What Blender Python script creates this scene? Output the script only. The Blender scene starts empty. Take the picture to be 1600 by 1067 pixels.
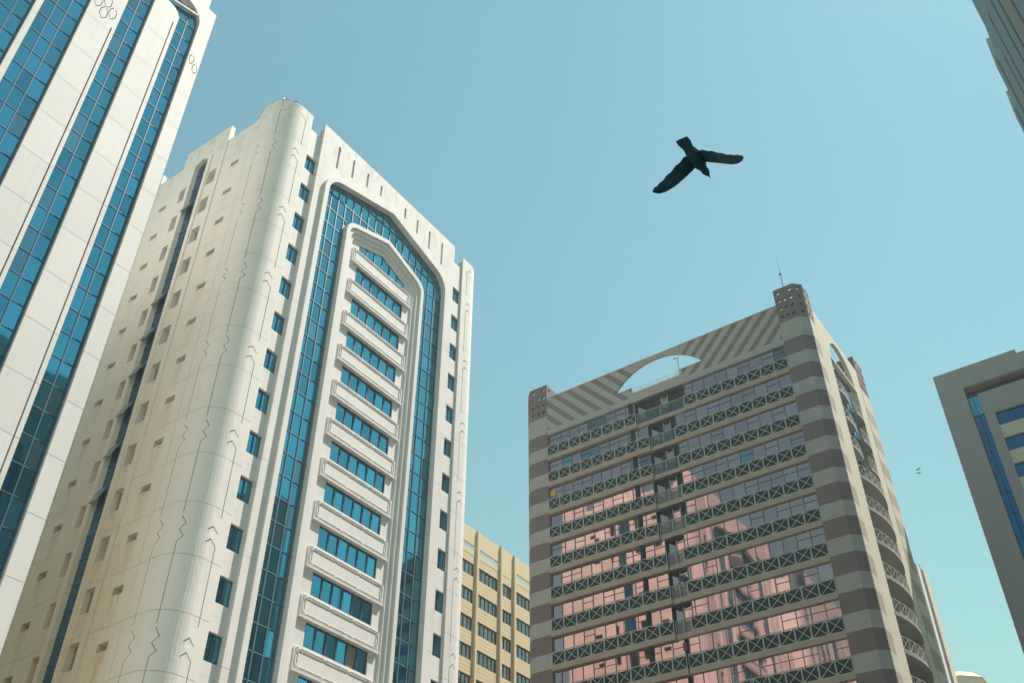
import bpy, bmesh, math, random
from mathutils import Vector, Matrix
from mathutils.geometry import tessellate_polygon
random.seed(7)
R = math.radians
sc = bpy.context.scene
COL = sc.collection
GZ = -1.7                                     # ground level; the camera stands at eye height above it

# ------------------------------------------------------------------ camera
PITCH, ROLL, HEAD = R(39.425), R(0.334), R(35.402)
FWD = Vector((math.cos(HEAD)*math.cos(PITCH), math.sin(HEAD)*math.cos(PITCH), math.sin(PITCH)))
_r = Vector((math.sin(HEAD), -math.cos(HEAD), 0)); _u = _r.cross(FWD)
RGT = _r*math.cos(ROLL) + _u*math.sin(ROLL)
UPV = -_r*math.sin(ROLL) + _u*math.cos(ROLL)
cam = bpy.data.cameras.new('camera'); cam.lens = 35.2; cam.sensor_width = 36
cam.clip_start = 0.1; cam.clip_end = 6000
camo = bpy.data.objects.new('camera', cam); COL.objects.link(camo)
camo.matrix_world = Matrix(((RGT.x, UPV.x, -FWD.x, 0), (RGT.y, UPV.y, -FWD.y, 0), (RGT.z, UPV.z, -FWD.z, 0), (0, 0, 0, 1)))
sc.camera = camo

# ------------------------------------------------------------------ sky and sun
SUN_AZ, SUN_EL = R(-30), R(61)                # azimuth measured from +X towards +Y
SKY_TINT = (0.715, 0.985, 0.885, 1)
w = bpy.data.worlds.new('World'); sc.world = w; w.use_nodes = True
nt = w.node_tree; bg = nt.nodes['Background']
sky = nt.nodes.new('ShaderNodeTexSky'); sky.sky_type = 'NISHITA'; sky.sun_disc = False
sky.sun_elevation = SUN_EL; sky.sun_rotation = math.pi/2 - SUN_AZ
sky.air_density = 2.4; sky.dust_density = 0.4; sky.ozone_density = 1.0; sky.altitude = 0
mx = nt.nodes.new('ShaderNodeMix'); mx.data_type = 'RGBA'; mx.blend_type = 'MULTIPLY'
mx.inputs['Factor'].default_value = 1
nt.links.new(sky.outputs[0], mx.inputs['A']); mx.inputs['B'].default_value = SKY_TINT
nt.links.new(mx.outputs['Result'], bg.inputs['Color'])
bg.inputs['Strength'].default_value = 0.072
sun = bpy.data.lights.new('sun', 'SUN'); sun.energy = 5.0; sun.angle = R(0.6); sun.color = (1, 0.93, 0.82)
suno = bpy.data.objects.new('sun', sun); COL.objects.link(suno)
sd = Vector((math.cos(SUN_AZ)*math.cos(SUN_EL), math.sin(SUN_AZ)*math.cos(SUN_EL), math.sin(SUN_EL)))
suno.rotation_euler = sd.to_track_quat('Z', 'Y').to_euler(); suno.location = (0, 0, 120)
vs = sc.view_settings
sc.display_settings.display_device = 'sRGB'
vs.view_transform = 'Standard'; vs.look = 'None'; vs.gamma = 1; vs.use_curve_mapping = False
vs.exposure = 0.75

# ------------------------------------------------------------------ materials
def mat(name, col, rough=0.8, metal=0.0, noise=0.0, nscale=0.6, bump=0.0, bscale=6, rnd=0.0, streak=0.0, spec=0.3):
    m = bpy.data.materials.new(name); m.use_nodes = True; t = m.node_tree; b = t.nodes['Principled BSDF']
    b.inputs['Roughness'].default_value = rough; b.inputs['Metallic'].default_value = metal
    b.inputs['Specular IOR Level'].default_value = spec
    b.inputs['Base Color'].default_value = (*col, 1)
    cur = None
    def mul(fac_socket, lo, hi, cur):
        mr = t.nodes.new('ShaderNodeMapRange'); mr.inputs['To Min'].default_value = lo; mr.inputs['To Max'].default_value = hi
        t.links.new(fac_socket, mr.inputs['Value'])
        x = t.nodes.new('ShaderNodeMix'); x.data_type = 'RGBA'; x.blend_type = 'MULTIPLY'; x.inputs['Factor'].default_value = 1
        if cur is None: x.inputs['A'].default_value = (*col, 1)
        else: t.links.new(cur, x.inputs['A'])
        cb = t.nodes.new('ShaderNodeCombineColor')
        for i in range(3): t.links.new(mr.outputs[0], cb.inputs[i])
        t.links.new(cb.outputs[0], x.inputs['B'])
        return x.outputs['Result']
    g = t.nodes.new('ShaderNodeNewGeometry')
    if noise:
        n = t.nodes.new('ShaderNodeTexNoise'); n.inputs['Scale'].default_value = nscale; n.inputs['Detail'].default_value = 6
        t.links.new(g.outputs['Position'], n.inputs['Vector']); cur = mul(n.outputs['Fac'], 1-noise*1.5, 1+noise*0.9, cur)
    if streak:
        mp = t.nodes.new('ShaderNodeMapping'); mp.inputs['Scale'].default_value = (2.2, 2.2, 0.12)
        t.links.new(g.outputs['Position'], mp.inputs['Vector'])
        n = t.nodes.new('ShaderNodeTexNoise'); n.inputs['Scale'].default_value = 1.0; n.inputs['Detail'].default_value = 5; n.inputs['Roughness'].default_value = 0.7
        t.links.new(mp.outputs[0], n.inputs['Vector'])
        cr = t.nodes.new('ShaderNodeMapRange'); cr.inputs['From Min'].default_value = 0.52; cr.inputs['From Max'].default_value = 0.75
        t.links.new(n.outputs['Fac'], cr.inputs['Value']); cur = mul(cr.outputs[0], 1.0, 1-streak, cur)
    if rnd:
        oi = t.nodes.new('ShaderNodeObjectInfo'); cur = mul(oi.outputs['Random'], 1-rnd, 1+rnd*0.6, cur)
    if cur is not None: t.links.new(cur, b.inputs['Base Color'])
    if bump:
        n = t.nodes.new('ShaderNodeTexNoise'); n.inputs['Scale'].default_value = bscale; n.inputs['Detail'].default_value = 4
        t.links.new(g.outputs['Position'], n.inputs['Vector'])
        bp = t.nodes.new('ShaderNodeBump'); bp.inputs['Strength'].default_value = bump; bp.inputs['Distance'].default_value = 0.05
        t.links.new(n.outputs['Fac'], bp.inputs['Height']); t.links.new(bp.outputs[0], b.inputs['Normal'])
    m['sock'] = 0
    return m

def mathn(t, op, a, b=None, clamp=False):
    n = t.nodes.new('ShaderNodeMath'); n.operation = op; n.use_clamp = clamp
    for i, v in enumerate((a, b)):
        if v is None: continue
        if isinstance(v, (int, float)): n.inputs[i].default_value = v
        else: t.links.new(v, n.inputs[i])
    return n.outputs[0]

def weather(m, z0, z1, strength):
    t = m.node_tree; b = t.nodes['Principled BSDF']; src = b.inputs['Base Color'].links[0].from_socket
    g = t.nodes.new('ShaderNodeNewGeometry'); sp = t.nodes.new('ShaderNodeSeparateXYZ'); t.links.new(g.outputs['Position'], sp.inputs[0])
    h = mathn(t, 'DIVIDE', mathn(t, 'SUBTRACT', sp.outputs[2], z0), z1-z0, True)
    mp = t.nodes.new('ShaderNodeMapping'); mp.inputs['Scale'].default_value = (1.3, 1.3, 0.45); t.links.new(g.outputs['Position'], mp.inputs[0])
    n = t.nodes.new('ShaderNodeTexNoise'); n.inputs['Scale'].default_value = 1.1; n.inputs['Detail'].default_value = 8; n.inputs['Roughness'].default_value = 0.72
    t.links.new(mp.outputs[0], n.inputs['Vector'])
    k = mathn(t, 'MULTIPLY', mathn(t, 'SUBTRACT', n.outputs['Fac'], 0.5), 7.0, True)
    f = mathn(t, 'MULTIPLY', mathn(t, 'MULTIPLY', k, h), strength, True)
    x = t.nodes.new('ShaderNodeMix'); x.data_type = 'RGBA'; t.links.new(f, x.inputs['Factor']); t.links.new(src, x.inputs['A']); x.inputs['B'].default_value = (0.40, 0.37, 0.31, 1)
    t.links.new(x.outputs['Result'], b.inputs['Base Color'])
WHITE = (0.745, 0.71, 0.69)
M_white = mat('white_plaster', WHITE, 0.75, noise=0.06, nscale=0.35, bump=0.12, streak=0.15, rnd=0.02)
weather(M_white, 55.5, 61.0, 0.55)
M_tower = mat('white_cladding', (0.665, 0.64, 0.625), 0.6, noise=0.05, nscale=0.5, rnd=0.05, streak=0.10)
M_grime = mat('weathered_plaster', (0.70, 0.69, 0.65), 0.85, noise=0.10, nscale=1.2, bump=0.2, streak=0.28)
M_joint = mat('joint_mortar', (0.42, 0.40, 0.37), 0.9)
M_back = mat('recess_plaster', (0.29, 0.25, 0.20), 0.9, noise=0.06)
M_gblue = mat('blue_glass', (0.08, 0.36, 0.47), 0.035, 1.0, rnd=0.24, bump=0.02, bscale=0.9)
M_gdark = mat('dark_blue_glass', (0.06, 0.21, 0.34), 0.05, 1.0, rnd=0.3, bump=0.02, bscale=0.9)
M_frame = mat('blue_frame', (0.035, 0.10, 0.17), 0.45)
M_framel = mat('pale_blue_frame', (0.085, 0.19, 0.25), 0.45)
M_hopper = mat('hopper_window', (0.22, 0.23, 0.21), 0.35)
M_gC = mat('mauve_glass', (0.54, 0.335, 0.335), 0.03, 1.0, rnd=0.14, bump=0.05, bscale=0.55)
M_gC2 = mat('pale_teal_pane', (0.22, 0.33, 0.35), 0.05, 1.0, rnd=0.2)
M_gC3 = mat('dim_pane', (0.20, 0.20, 0.22), 0.05, 1.0, rnd=0.4)
M_gblue2 = mat('greyed_blue_pane', (0.16, 0.34, 0.42), 0.06, 1.0, rnd=0.2)
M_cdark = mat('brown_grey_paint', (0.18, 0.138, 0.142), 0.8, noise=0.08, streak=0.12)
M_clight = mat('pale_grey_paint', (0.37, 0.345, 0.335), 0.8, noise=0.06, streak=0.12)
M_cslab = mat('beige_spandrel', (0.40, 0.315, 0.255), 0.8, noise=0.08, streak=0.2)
M_sdark = mat('sunlit_dark_band_paint', (0.40, 0.34, 0.27), 0.8, noise=0.06, streak=0.12)  # lighter copy of the dark band paint, sunlight put into the colour
M_slight = mat('sunlit_pale_band_paint', (0.58, 0.54, 0.45), 0.8, noise=0.05, streak=0.1)  # pale band paint again, brightened to stand for sun on the side
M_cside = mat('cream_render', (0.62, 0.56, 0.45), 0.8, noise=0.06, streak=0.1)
M_rail = mat('grey_green_steel', (0.36, 0.40, 0.385), 0.5)
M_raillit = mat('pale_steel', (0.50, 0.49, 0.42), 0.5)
M_spand = mat('dark_green_panel', (0.010, 0.018, 0.020), 0.35, spec=0.15)
M_mull = mat('mullion_grey', (0.15, 0.175, 0.18), 0.5)
M_dark = mat('dark_void', (0.03, 0.032, 0.036), 0.7)
M_rail_glass = mat('teal_rail_glass', (0.07, 0.105, 0.11), 0.1, spec=0.7)
M_rail_glass.node_tree.nodes['Principled BSDF'].inputs['Alpha'].default_value = 0.45
M_tan = mat('tan_stone', (0.74, 0.58, 0.37), 0.8, noise=0.06, streak=0.05)
M_gbrown = mat('bronze_glass', (0.30, 0.25, 0.21), 0.06, 1.0, rnd=0.25, bump=0.015, bscale=0.9)
M_bronze = mat('bronze_frame', (0.03, 0.026, 0.022), 0.5)
M_dgrey = mat('grey_cladding', (0.30, 0.295, 0.305), 0.75, noise=0.05, nscale=1.0, streak=0.06)
M_dband = mat('ivory_band', (0.50, 0.47, 0.38), 0.7)
M_gnavy = mat('navy_glass', (0.012, 0.13, 0.26), 0.05, 1.0, rnd=0.12, bump=0.01)
M_mauve = mat('mauve_soffit', (0.13, 0.095, 0.11), 0.8)
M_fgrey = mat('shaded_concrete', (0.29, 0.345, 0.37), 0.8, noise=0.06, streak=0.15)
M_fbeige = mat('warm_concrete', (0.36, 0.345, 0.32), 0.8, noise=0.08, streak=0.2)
M_bird = mat('dark_feathers', (0.018, 0.085, 0.13), 0.7, noise=0.35, nscale=14)
M_metal = mat('dull_metal', (0.16, 0.17, 0.17), 0.4, 0.6)
M_pink = mat('pink_render', (0.62, 0.42, 0.33), 0.8)
M_yellow = mat('yellow_cloth', (0.60, 0.38, 0.04), 0.8)
M_teal = mat('teal_plastic', (0.005, 0.06, 0.11), 0.4)
M_ground = mat('ground_asphalt', (0.20, 0.18, 0.15), 0.9, noise=0.1)

# white plaster with rust washes below the small openings of the side wall, plus painted warm bounce light
def rust_mat():
    m = mat('rust_streaked_plaster', (0.795, 0.755, 0.705), 0.8, noise=0.06, nscale=0.35, bump=0.12)
    t = m.node_tree; b = t.nodes['Principled BSDF']; src = b.inputs['Base Color'].links[0].from_socket
    g = t.nodes.new('ShaderNodeNewGeometry'); s = t.nodes.new('ShaderNodeSeparateXYZ'); t.links.new(g.outputs['Position'], s.inputs[0])
    y, z = s.outputs[1], s.outputs[2]
    dn = t.nodes.new('ShaderNodeTexNoise'); dn.inputs['Scale'].default_value = 1.6; dn.inputs['Detail'].default_value = 5
    mp = t.nodes.new('ShaderNodeMapping'); mp.inputs['Scale'].default_value = (1, 2.2, 0.35); t.links.new(g.outputs['Position'], mp.inputs[0]); t.links.new(mp.outputs[0], dn.inputs['Vector'])
    nz = dn.outputs['Fac']
    masks = None
    for yc, hw, z0, amp in ((44.35, 0.62, 55.95, 1.0), (52.3, 0.6, 55.95, 0.8), (46.8, 0.7, 55.4, 0.55), (50.0, 0.6, 55.4, 0.4)):
        d = mathn(t, 'ABSOLUTE', mathn(t, 'SUBTRACT', y, yc))
        side = mathn(t, 'SUBTRACT', 1.0, mathn(t, 'DIVIDE', d, hw), True)
        fr = mathn(t, 'FRACT', mathn(t, 'DIVIDE', mathn(t, 'SUBTRACT', z0, z), 3.034))
        down = mathn(t, 'SUBTRACT', 1.0, mathn(t, 'MULTIPLY', fr, 1.25), True)
        k = mathn(t, 'MULTIPLY', mathn(t, 'MULTIPLY', side, down), amp)
        masks = k if masks is None else mathn(t, 'ADD', masks, k)
    low = mathn(t, 'DIVIDE', mathn(t, 'SUBTRACT', 60.0, z), 38.0, True)       # rust and painted bounce light both grow towards the bottom
    nn = mathn(t, 'MULTIPLY', mathn(t, 'SUBTRACT', nz, 0.30), 2.6, True)
    f = mathn(t, 'MULTIPLY', mathn(t, 'MULTIPLY', masks, nn), mathn(t, 'ADD', mathn(t, 'MULTIPLY', low, 0.75), 0.15), True)
    warm_bounce = mathn(t, 'MULTIPLY', mathn(t, 'MULTIPLY', low, low), 0.62)  # warm reflected light put into the wall colour
    warm_bounce = mathn(t, 'MULTIPLY', warm_bounce, mathn(t, 'ADD', 0.45, nz))
    warm_bounce = mathn(t, 'MULTIPLY', warm_bounce, mathn(t, 'DIVIDE', mathn(t, 'SUBTRACT', y, 40.6), 4.5, True))
    x0 = t.nodes.new('ShaderNodeMix'); x0.data_type = 'RGBA'; t.links.new(warm_bounce, x0.inputs['Factor']); t.links.new(src, x0.inputs['A']); x0.inputs['B'].default_value = (0.62, 0.46, 0.23, 1)
    x = t.nodes.new('ShaderNodeMix'); x.data_type = 'RGBA'; t.links.new(f, x.inputs['Factor']); t.links.new(x0.outputs['Result'], x.inputs['A']); x.inputs['B'].default_value = (0.46, 0.25, 0.085, 1)
    t.links.new(x.outputs['Result'], b.inputs['Base Color'])
    return m
M_rust = rust_mat()
weather(M_rust, 56.5, 61.0, 0.6)

# painted diagonal stripes of the roof fascia (flat paint, mirrored about the middle)
def stripe_mat(name, axis, centre, zbot, phase=0.0):
    m = mat(name, (0.37, 0.345, 0.325), 0.8, noise=0.05)
    t = m.node_tree; b = t.nodes['Principled BSDF']; src = b.inputs['Base Color'].links[0].from_socket
    g = t.nodes.new('ShaderNodeNewGeometry'); s = t.nodes.new('ShaderNodeSeparateXYZ'); t.links.new(g.outputs['Position'], s.inputs[0])
    d = mathn(t, 'ABSOLUTE', mathn(t, 'SUBTRACT', s.outputs[axis], centre))
    v = mathn(t, 'SUBTRACT', d, mathn(t, 'MULTIPLY', s.outputs[2], 0.93))
    fr = mathn(t, 'FRACT', mathn(t, 'ADD', mathn(t, 'DIVIDE', v, 1.52), 100.0+phase))
    st = mathn(t, 'LESS_THAN', fr, 0.46)
    st = mathn(t, 'MULTIPLY', st, mathn(t, 'GREATER_THAN', s.outputs[2], zbot))
    st = mathn(t, 'MULTIPLY', st, mathn(t, 'GREATER_THAN', d, 2.62))
    x = t.nodes.new('ShaderNodeMix'); x.data_type = 'RGBA'; t.links.new(st, x.inputs['Factor']); t.links.new(src, x.inputs['A']); x.inputs['B'].default_value = (0.19, 0.16, 0.155, 1)
    t.links.new(x.outputs['Result'], b.inputs['Base Color'])
    return m
M_stripe = stripe_mat('striped_paint', 1, 33.0, 57.5, 0.10)

# ------------------------------------------------------------------ object helpers
WORLD = {}
def thing(name, loc, label, cat, group=None):
    o = bpy.data.objects.new(name, None); COL.objects.link(o); o.location = loc
    o.empty_display_size = 1
    o['label'] = label; o['category'] = cat
    if group: o['group'] = group
    WORLD[o] = Matrix.Translation(loc); return o
def tag(o, label, cat, group=None):
    o['label'] = label; o['category'] = cat
    if group: o['group'] = group
    return o
def link(name, me, parent=None, M=None):
    o = bpy.data.objects.new(name, me); COL.objects.link(o)
    M = M if M is not None else Matrix()
    WORLD[o] = M
    if parent is not None:
        o.parent = parent; o.matrix_basis = WORLD[parent].inverted() @ M
    else: o.matrix_basis = M
    return o
def finish(bm, name, m, recalc=True):
    if recalc: bmesh.ops.recalc_face_normals(bm, faces=bm.faces)
    me = bpy.data.meshes.new(name); bm.to_mesh(me); bm.free(); me.materials.append(m); return me
class MB:
    def __init__(s): s.bm = bmesh.new()
    def box(s, x0, x1, y0, y1, z0, z1):
        v = [s.bm.verts.new((x, y, z)) for x in (x0, x1) for y in (y0, y1) for z in (z0, z1)]
        for f in ((0,1,3,2), (4,6,7,5), (0,4,5,1), (2,3,7,6), (0,2,6,4), (1,5,7,3)): s.bm.faces.new([v[i] for i in f])
        return s
    def bar(s, p, q, a, b, n):
        """bar from p to q, a wide across, b deep along n"""
        p, q, n = Vector(p), Vector(q), Vector(n).normalized()
        d = (q-p).normalized(); c = d.cross(n).normalized()
        v = []
        for e in (p, q):
            for i, j in ((-1,-1), (1,-1), (1,1), (-1,1)): v.append(s.bm.verts.new(e + c*(a/2*i) + n*(b/2*j)))
        for f in ((3,2,1,0), (4,5,6,7), (0,1,5,4), (1,2,6,5), (2,3,7,6), (3,0,4,7)): s.bm.faces.new([v[i] for i in f])
        return s
    def tube(s, p, q, r0, r1, n=6):
        p, q = Vector(p), Vector(q); d = (q-p).normalized()
        a = d.orthogonal().normalized(); b = d.cross(a)
        A = [s.bm.verts.new(p+(a*math.cos(i*2*math.pi/n)+b*math.sin(i*2*math.pi/n))*r0) for i in range(n)]
        B = [s.bm.verts.new(q+(a*math.cos(i*2*math.pi/n)+b*math.sin(i*2*math.pi/n))*r1) for i in range(n)]
        for i in range(n): s.bm.faces.new((A[i], A[(i+1)%n], B[(i+1)%n], B[i]))
        s.bm.faces.new(A[::-1]); s.bm.faces.new(B); return s
    def prism(s, poly, z0, z1):
        a = [s.bm.verts.new((x, y, z0)) for x, y in poly]; b = [s.bm.verts.new((x, y, z1)) for x, y in poly]
        n = len(poly)
        for i in range(n): s.bm.faces.new((a[i], a[(i+1)%n], b[(i+1)%n], b[i]))
        s.bm.faces.new(a[::-1]); s.bm.faces.new(b); return s
    def slab(s, loops, fr, d0, d1):
        O, U, V = fr; N = U.cross(V)
        vv = [[Vector((u, v, 0)) for u, v in L] for L in loops]
        tris = tessellate_polygon(vv)
        fl = [p for L in vv for p in L]
        P = lambda p, d: O + U*p.x + V*p.y + N*d
        A = [s.bm.verts.new(P(p, d1)) for p in fl]; B = [s.bm.verts.new(P(p, d0)) for p in fl]
        for a, b, c in tris:
            try: s.bm.faces.new((A[a], A[b], A[c])); s.bm.faces.new((B[c], B[b], B[a]))
            except ValueError: pass
        k = 0
        for L in loops:
            n = len(L)
            for i in range(n):
                i0, i1 = k+i, k+(i+1) % n
                s.bm.faces.new((A[i0], B[i0], B[i1], A[i1]))
            k += n
        return s
    def cut(s, co, no, gap):
        """open a joint of the given gap across the solid"""
        co, no = Vector(co), Vector(no)
        for e in (-1, 1):
            bmesh.ops.bisect_plane(s.bm, geom=s.bm.verts[:]+s.bm.edges[:]+s.bm.faces[:], plane_co=co+no*(gap/2*e), plane_no=no)
        dele = [f for f in s.bm.faces if abs((f.calc_center_median()-co).dot(no)) < gap/2*0.98 and all(abs((v.co-co).dot(no)) < gap/2*1.02 for v in f.verts)]
        bmesh.ops.delete(s.bm, geom=dele, context='FACES')
        return s
    def obj(s, name, m, parent=None):
        return link(name, finish(s.bm, name, m), parent)
    def islands(s, name, m, parent, pick=None):
        bmesh.ops.recalc_face_normals(s.bm, faces=s.bm.faces)
        todo = set(s.bm.faces); out = []
        while todo:
            st = [todo.pop()]; grp = []
            while st:
                f = st.pop(); grp.append(f)
                for e in f.edges:
                    for g in e.link_faces:
                        if g in todo: todo.remove(g); st.append(g)
            idx = {}; vs_ = []; fs = []
            for f in grp:
                r = []
                for v in f.verts:
                    if v not in idx: idx[v] = len(vs_); vs_.append(v.co[:])
                    r.append(idx[v])
                fs.append(r)
            me = bpy.data.meshes.new(name); me.from_pydata(vs_, [], fs); me.materials.append(m if pick is None else pick(vs_))
            out.append(link(name, me, parent))
        s.bm.free(); return out
X, Y, Z = Vector((1,0,0)), Vector((0,1,0)), Vector((0,0,1))
FRONT = lambda y: (Vector((0,y,0)), X, Z)             # faces -Y
LEFT = lambda x: (Vector((x,0,0)), -Y, Z)             # faces -X; u = -y
RIGHT = lambda x: (Vector((x,0,0)), Y, Z)             # faces +X; u = y
NORTH = lambda y: (Vector((0,y,0)), -X, Z)            # faces +Y; u = -x
def rect(a, b, c, d): return [(a,c), (b,c), (b,d), (a,d)]
def mir(loop): return [(-u, v) for u, v in loop]
def fillet(pts, idx, r, n=7):
    out = []
    for i, p in enumerate(pts):
        if i not in idx: out.append(p); continue
        P = Vector(p); a = (Vector(pts[i-1])-P).normalized(); b = (Vector(pts[(i+1) % len(pts)])-P).normalized()
        th = a.angle(b); t = r/math.tan(th/2); c = P+(a+b).normalized()*(r/math.sin(th/2))
        p0, p1 = P+a*t-c, P+b*t-c
        ang = p0.angle_signed(p1)
        for k in range(n+1):
            q = p0.copy(); q.rotate(Matrix.Rotation(-ang*k/n, 2)); out.append(tuple(c+q))
    return out
def arch(c, hw, z0, zs, za, r):
    return fillet([(c-hw, z0), (c-hw, zs), (c, za), (c+hw, zs), (c+hw, z0)], (1, 3), r)
def ribbon(pts, w):
    pts = [Vector(p) for p in pts]; Lp, Rp = [], []
    for i, p in enumerate(pts):
        d0 = (p-pts[i-1]).normalized() if i else None
        d1 = (pts[i+1]-p).normalized() if i < len(pts)-1 else None
        if d0 is None: d0 = d1
        if d1 is None: d1 = d0
        n0, n1 = Vector((-d0.y, d0.x)), Vector((-d1.y, d1.x)); n = (n0+n1).normalized()
        k = w/2/max(0.35, n.dot(n0)); Lp.append(tuple(p+n*k)); Rp.append(tuple(p-n*k))
    return Lp+Rp[::-1]
MESH = {}
def unit(key, m, fn):
    k = (key, m.name)
    if k not in MESH:
        mb = MB(); fn(mb); MESH[k] = finish(mb.bm, key[0] if isinstance(key, tuple) else key, m)
    return MESH[k]
def pane(parent, m, w, h, c, axis, tilt=0.25, name='pane', th=0.02):
    """a glass pane w x h centred at c, facing -Y (axis 'y'), -X ('x'), +X ('X') or +Y ('Y')"""
    w, h = round(w, 3), round(h, 3)
    me = unit((name, w, h, th), m, lambda b: b.box(-w/2, w/2, 0, th, -h/2, h/2))
    rz = {'y': 0, 'x': -math.pi/2, 'X': math.pi/2, 'Y': math.pi}[axis]
    T = Matrix.Translation(c) @ Matrix.Rotation(rz, 4, 'Z') @ Matrix.Rotation(R(random.gauss(0, tilt)), 4, 'X') @ Matrix.Rotation(R(random.gauss(0, tilt)), 4, 'Z')
    return link(name, me, parent, T)
def vbar(parent, m, x, y, z0, z1, wx, wy, name='mullion'):
    L = round(z1-z0, 3)
    me = unit((name, wx, wy, L), m, lambda b: b.box(-wx/2, wx/2, -wy/2, wy/2, 0, L))
    return link(name, me, parent, Matrix.Translation((x, y, z0)))
def hbar(parent, m, p, L, axis, wd, wz, name='transom'):
    L = round(L, 3)
    me = unit((name, L, axis, wd, wz), m, (lambda b: b.box(0, L, -wd/2, wd/2, -wz/2, wz/2)) if axis == 'x' else (lambda b: b.box(-wd/2, wd/2, 0, L, -wz/2, wz/2)))
    return link(name, me, parent, Matrix.Translation(p))

# ------------------------------------------------------------------ ground
g = MB().box(-600, 600, -600, 600, GZ-0.3, GZ).obj('ground', M_ground); g['kind'] = 'structure'

# ================================================================== A: tall white tower at the left edge
FH = 3.034                                    # storey height shared by the two white towers
A = thing('office_tower', (10.2, 48, GZ), 'white tower with straight vertical strips of blue glass, cropped by the left edge', 'building')
MB().box(0.05, 20.33, 40.42, 56.5, GZ, 61.2).obj('wall', mat('bright_white_paint', (0.82, 0.79, 0.74), 0.75, noise=0.04, streak=0.06), A)
def fac_front_A():
    loops = [[(0.05, GZ), (20.35, GZ), (20.35, 62.0), (19.65, 62.0), (19.65, 63.3), (0.75, 63.3), (0.75, 62.0), (0.05, 62.0)]]
    loops.append(fillet([(14.54, 2), (14.54, 61.2), (19.39, 61.2), (19.39, 2)], (1, 2), 1.55))
    loops.append(rect(10.37, 12.6, 2, 57.5)); loops.append(rect(7.8, 10.03, 2, 57.5))
    loops.append(fillet([(1.01, 2), (1.01, 61.2), (5.86, 61.2), (5.86, 2)], (1, 2), 1.55))
    loops.append(rect(14.25, 14.335, 2, 53.0))
    def link_loop(cx, cz, w, h, gw=.085):            # incised chain link, a six-sided groove left open by a hair
        P = [(0.06, h/2), (w/2, h*.2), (w/2, -h*.2), (0, -h/2), (-w/2, -h*.2), (-w/2, h*.2), (-.06, h/2)]
        loops.append(ribbon([(cx+a, cz+e) for a, e in P], gw))
    for cx, cz in ((12.98, 55.35), (12.98, 54.2), (13.52, 54.75), (13.52, 53.6), (14.02, 54.1)): link_loop(cx, cz, .46, 1.12, .055)
    for cx, cz in ((19.68, 56.1), (20.08, 55.5)): link_loop(cx, cz, .34, .95, .05)
    b = MB().slab(loops, FRONT(40.0), -0.36, 0.0)
    for k in range(0, 14):
        if k != 1: b.cut((0, 0, 58.60-FH*k), Z, 0.018)
    b.islands('cladding_panel', M_tower, A)
    # free-standing rounded piers inside the glass horseshoes, with a rib along the right edge
    for (x0, x1, s) in ((16.06, 17.94, 1), (2.46, 4.34, -1)):
        P = fillet([(x0, GZ), (x0, 59.35), (x1, 59.35), (x1, GZ)], (1, 2), 0.9)
        gr = rect(x1-0.32, x1-0.235, 2, 57.9) if s > 0 else rect(x0+0.235, x0+0.32, 2, 57.9)
        b = MB().slab([P, gr], FRONT(40.0), -0.36, 0.0)
        for k in range(1, 14): b.cut((0, 0, 58.60-FH*k), Z, 0.018)
        b.islands('cladding_panel', M_tower, A)
fac_front_A()
MB().box(0.4, 20.1, 40.37, 40.405, GZ, 60.9).obj('backing', M_joint, A)
PH = FH/2
def glass_A(xs, ztop, zlow):
    z = 59.16 - PH*40
    rows = [59.16-PH*k for k in range(-1, 41)]
    for i in range(len(xs)-1):
        for zt in rows:
            if zt-PH > ztop or zt-PH < zlow: continue
            pane(A, M_gblue if random.random() < .9 else M_gblue2, xs[i+1]-xs[i]-0.03, PH-0.03, ((xs[i]+xs[i+1])/2, 40.30, zt-PH/2), 'y', 0.22)
        if i: vbar(A, M_frame, xs[i], 40.28, zlow, min(ztop, 61.15), 0.055, 0.07)
    for zt in rows:
        if zlow < zt < ztop: hbar(A, M_frame, (xs[0], 40.285, zt), xs[-1]-xs[0], 'x', 0.05, 0.055)
    for xe, dx in ((xs[0], 0.03), (xs[-1], -0.03)): vbar(A, M_frame, xe+dx, 40.26, zlow, min(ztop, 59.0), 0.06, 0.12, 'jamb')
glass_A([17.97, 18.66, 19.37], 61.0, 14)
glass_A([14.56, 15.29, 16.05], 61.0, 26)
glass_A([16.06, 16.95, 17.94], 61.0, 58.9)
glass_A([10.39, 11.09, 11.77, 12.58], 57.5, 33)
glass_A([7.82, 8.55, 9.28, 10.01], 57.5, 40)
# lower and off-frame stretches of the same strips, one long sheet each
for x0, x1, z0, z1 in ((17.97,19.37,2,12.13), (14.56,16.05,2,24.2), (10.39,12.58,2,31.8), (7.82,10.01,2,38.5), (1.03,2.45,2,59.0), (4.36,5.84,2,59.0)):
    MB().box(x0, x1, 40.30, 40.33, z0, z1).obj('glass_strip', M_gblue, A)
MB().bar((16.3, 40.1, 59.62), (19.2, 40.1, 60.52), 0.14, 0.2, Y).obj('arch_brace', M_tower, A)
# ================================================================== B: white tower with rounded corner and glass arch
B = thing('arched_tower', (39.4, 48, GZ), 'white tower with rounded corner and tall blue glass arch on its front', 'building')
BC = 39.40                                     # centre of the front
XL, XR = 27.45, 2*BC-27.45
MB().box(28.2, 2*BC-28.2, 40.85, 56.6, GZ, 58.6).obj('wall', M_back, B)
NF = 20
def both(fn):
    fn(1); fn(-1)
def mx_(u, s): return u if s > 0 else 2*BC-u
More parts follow.
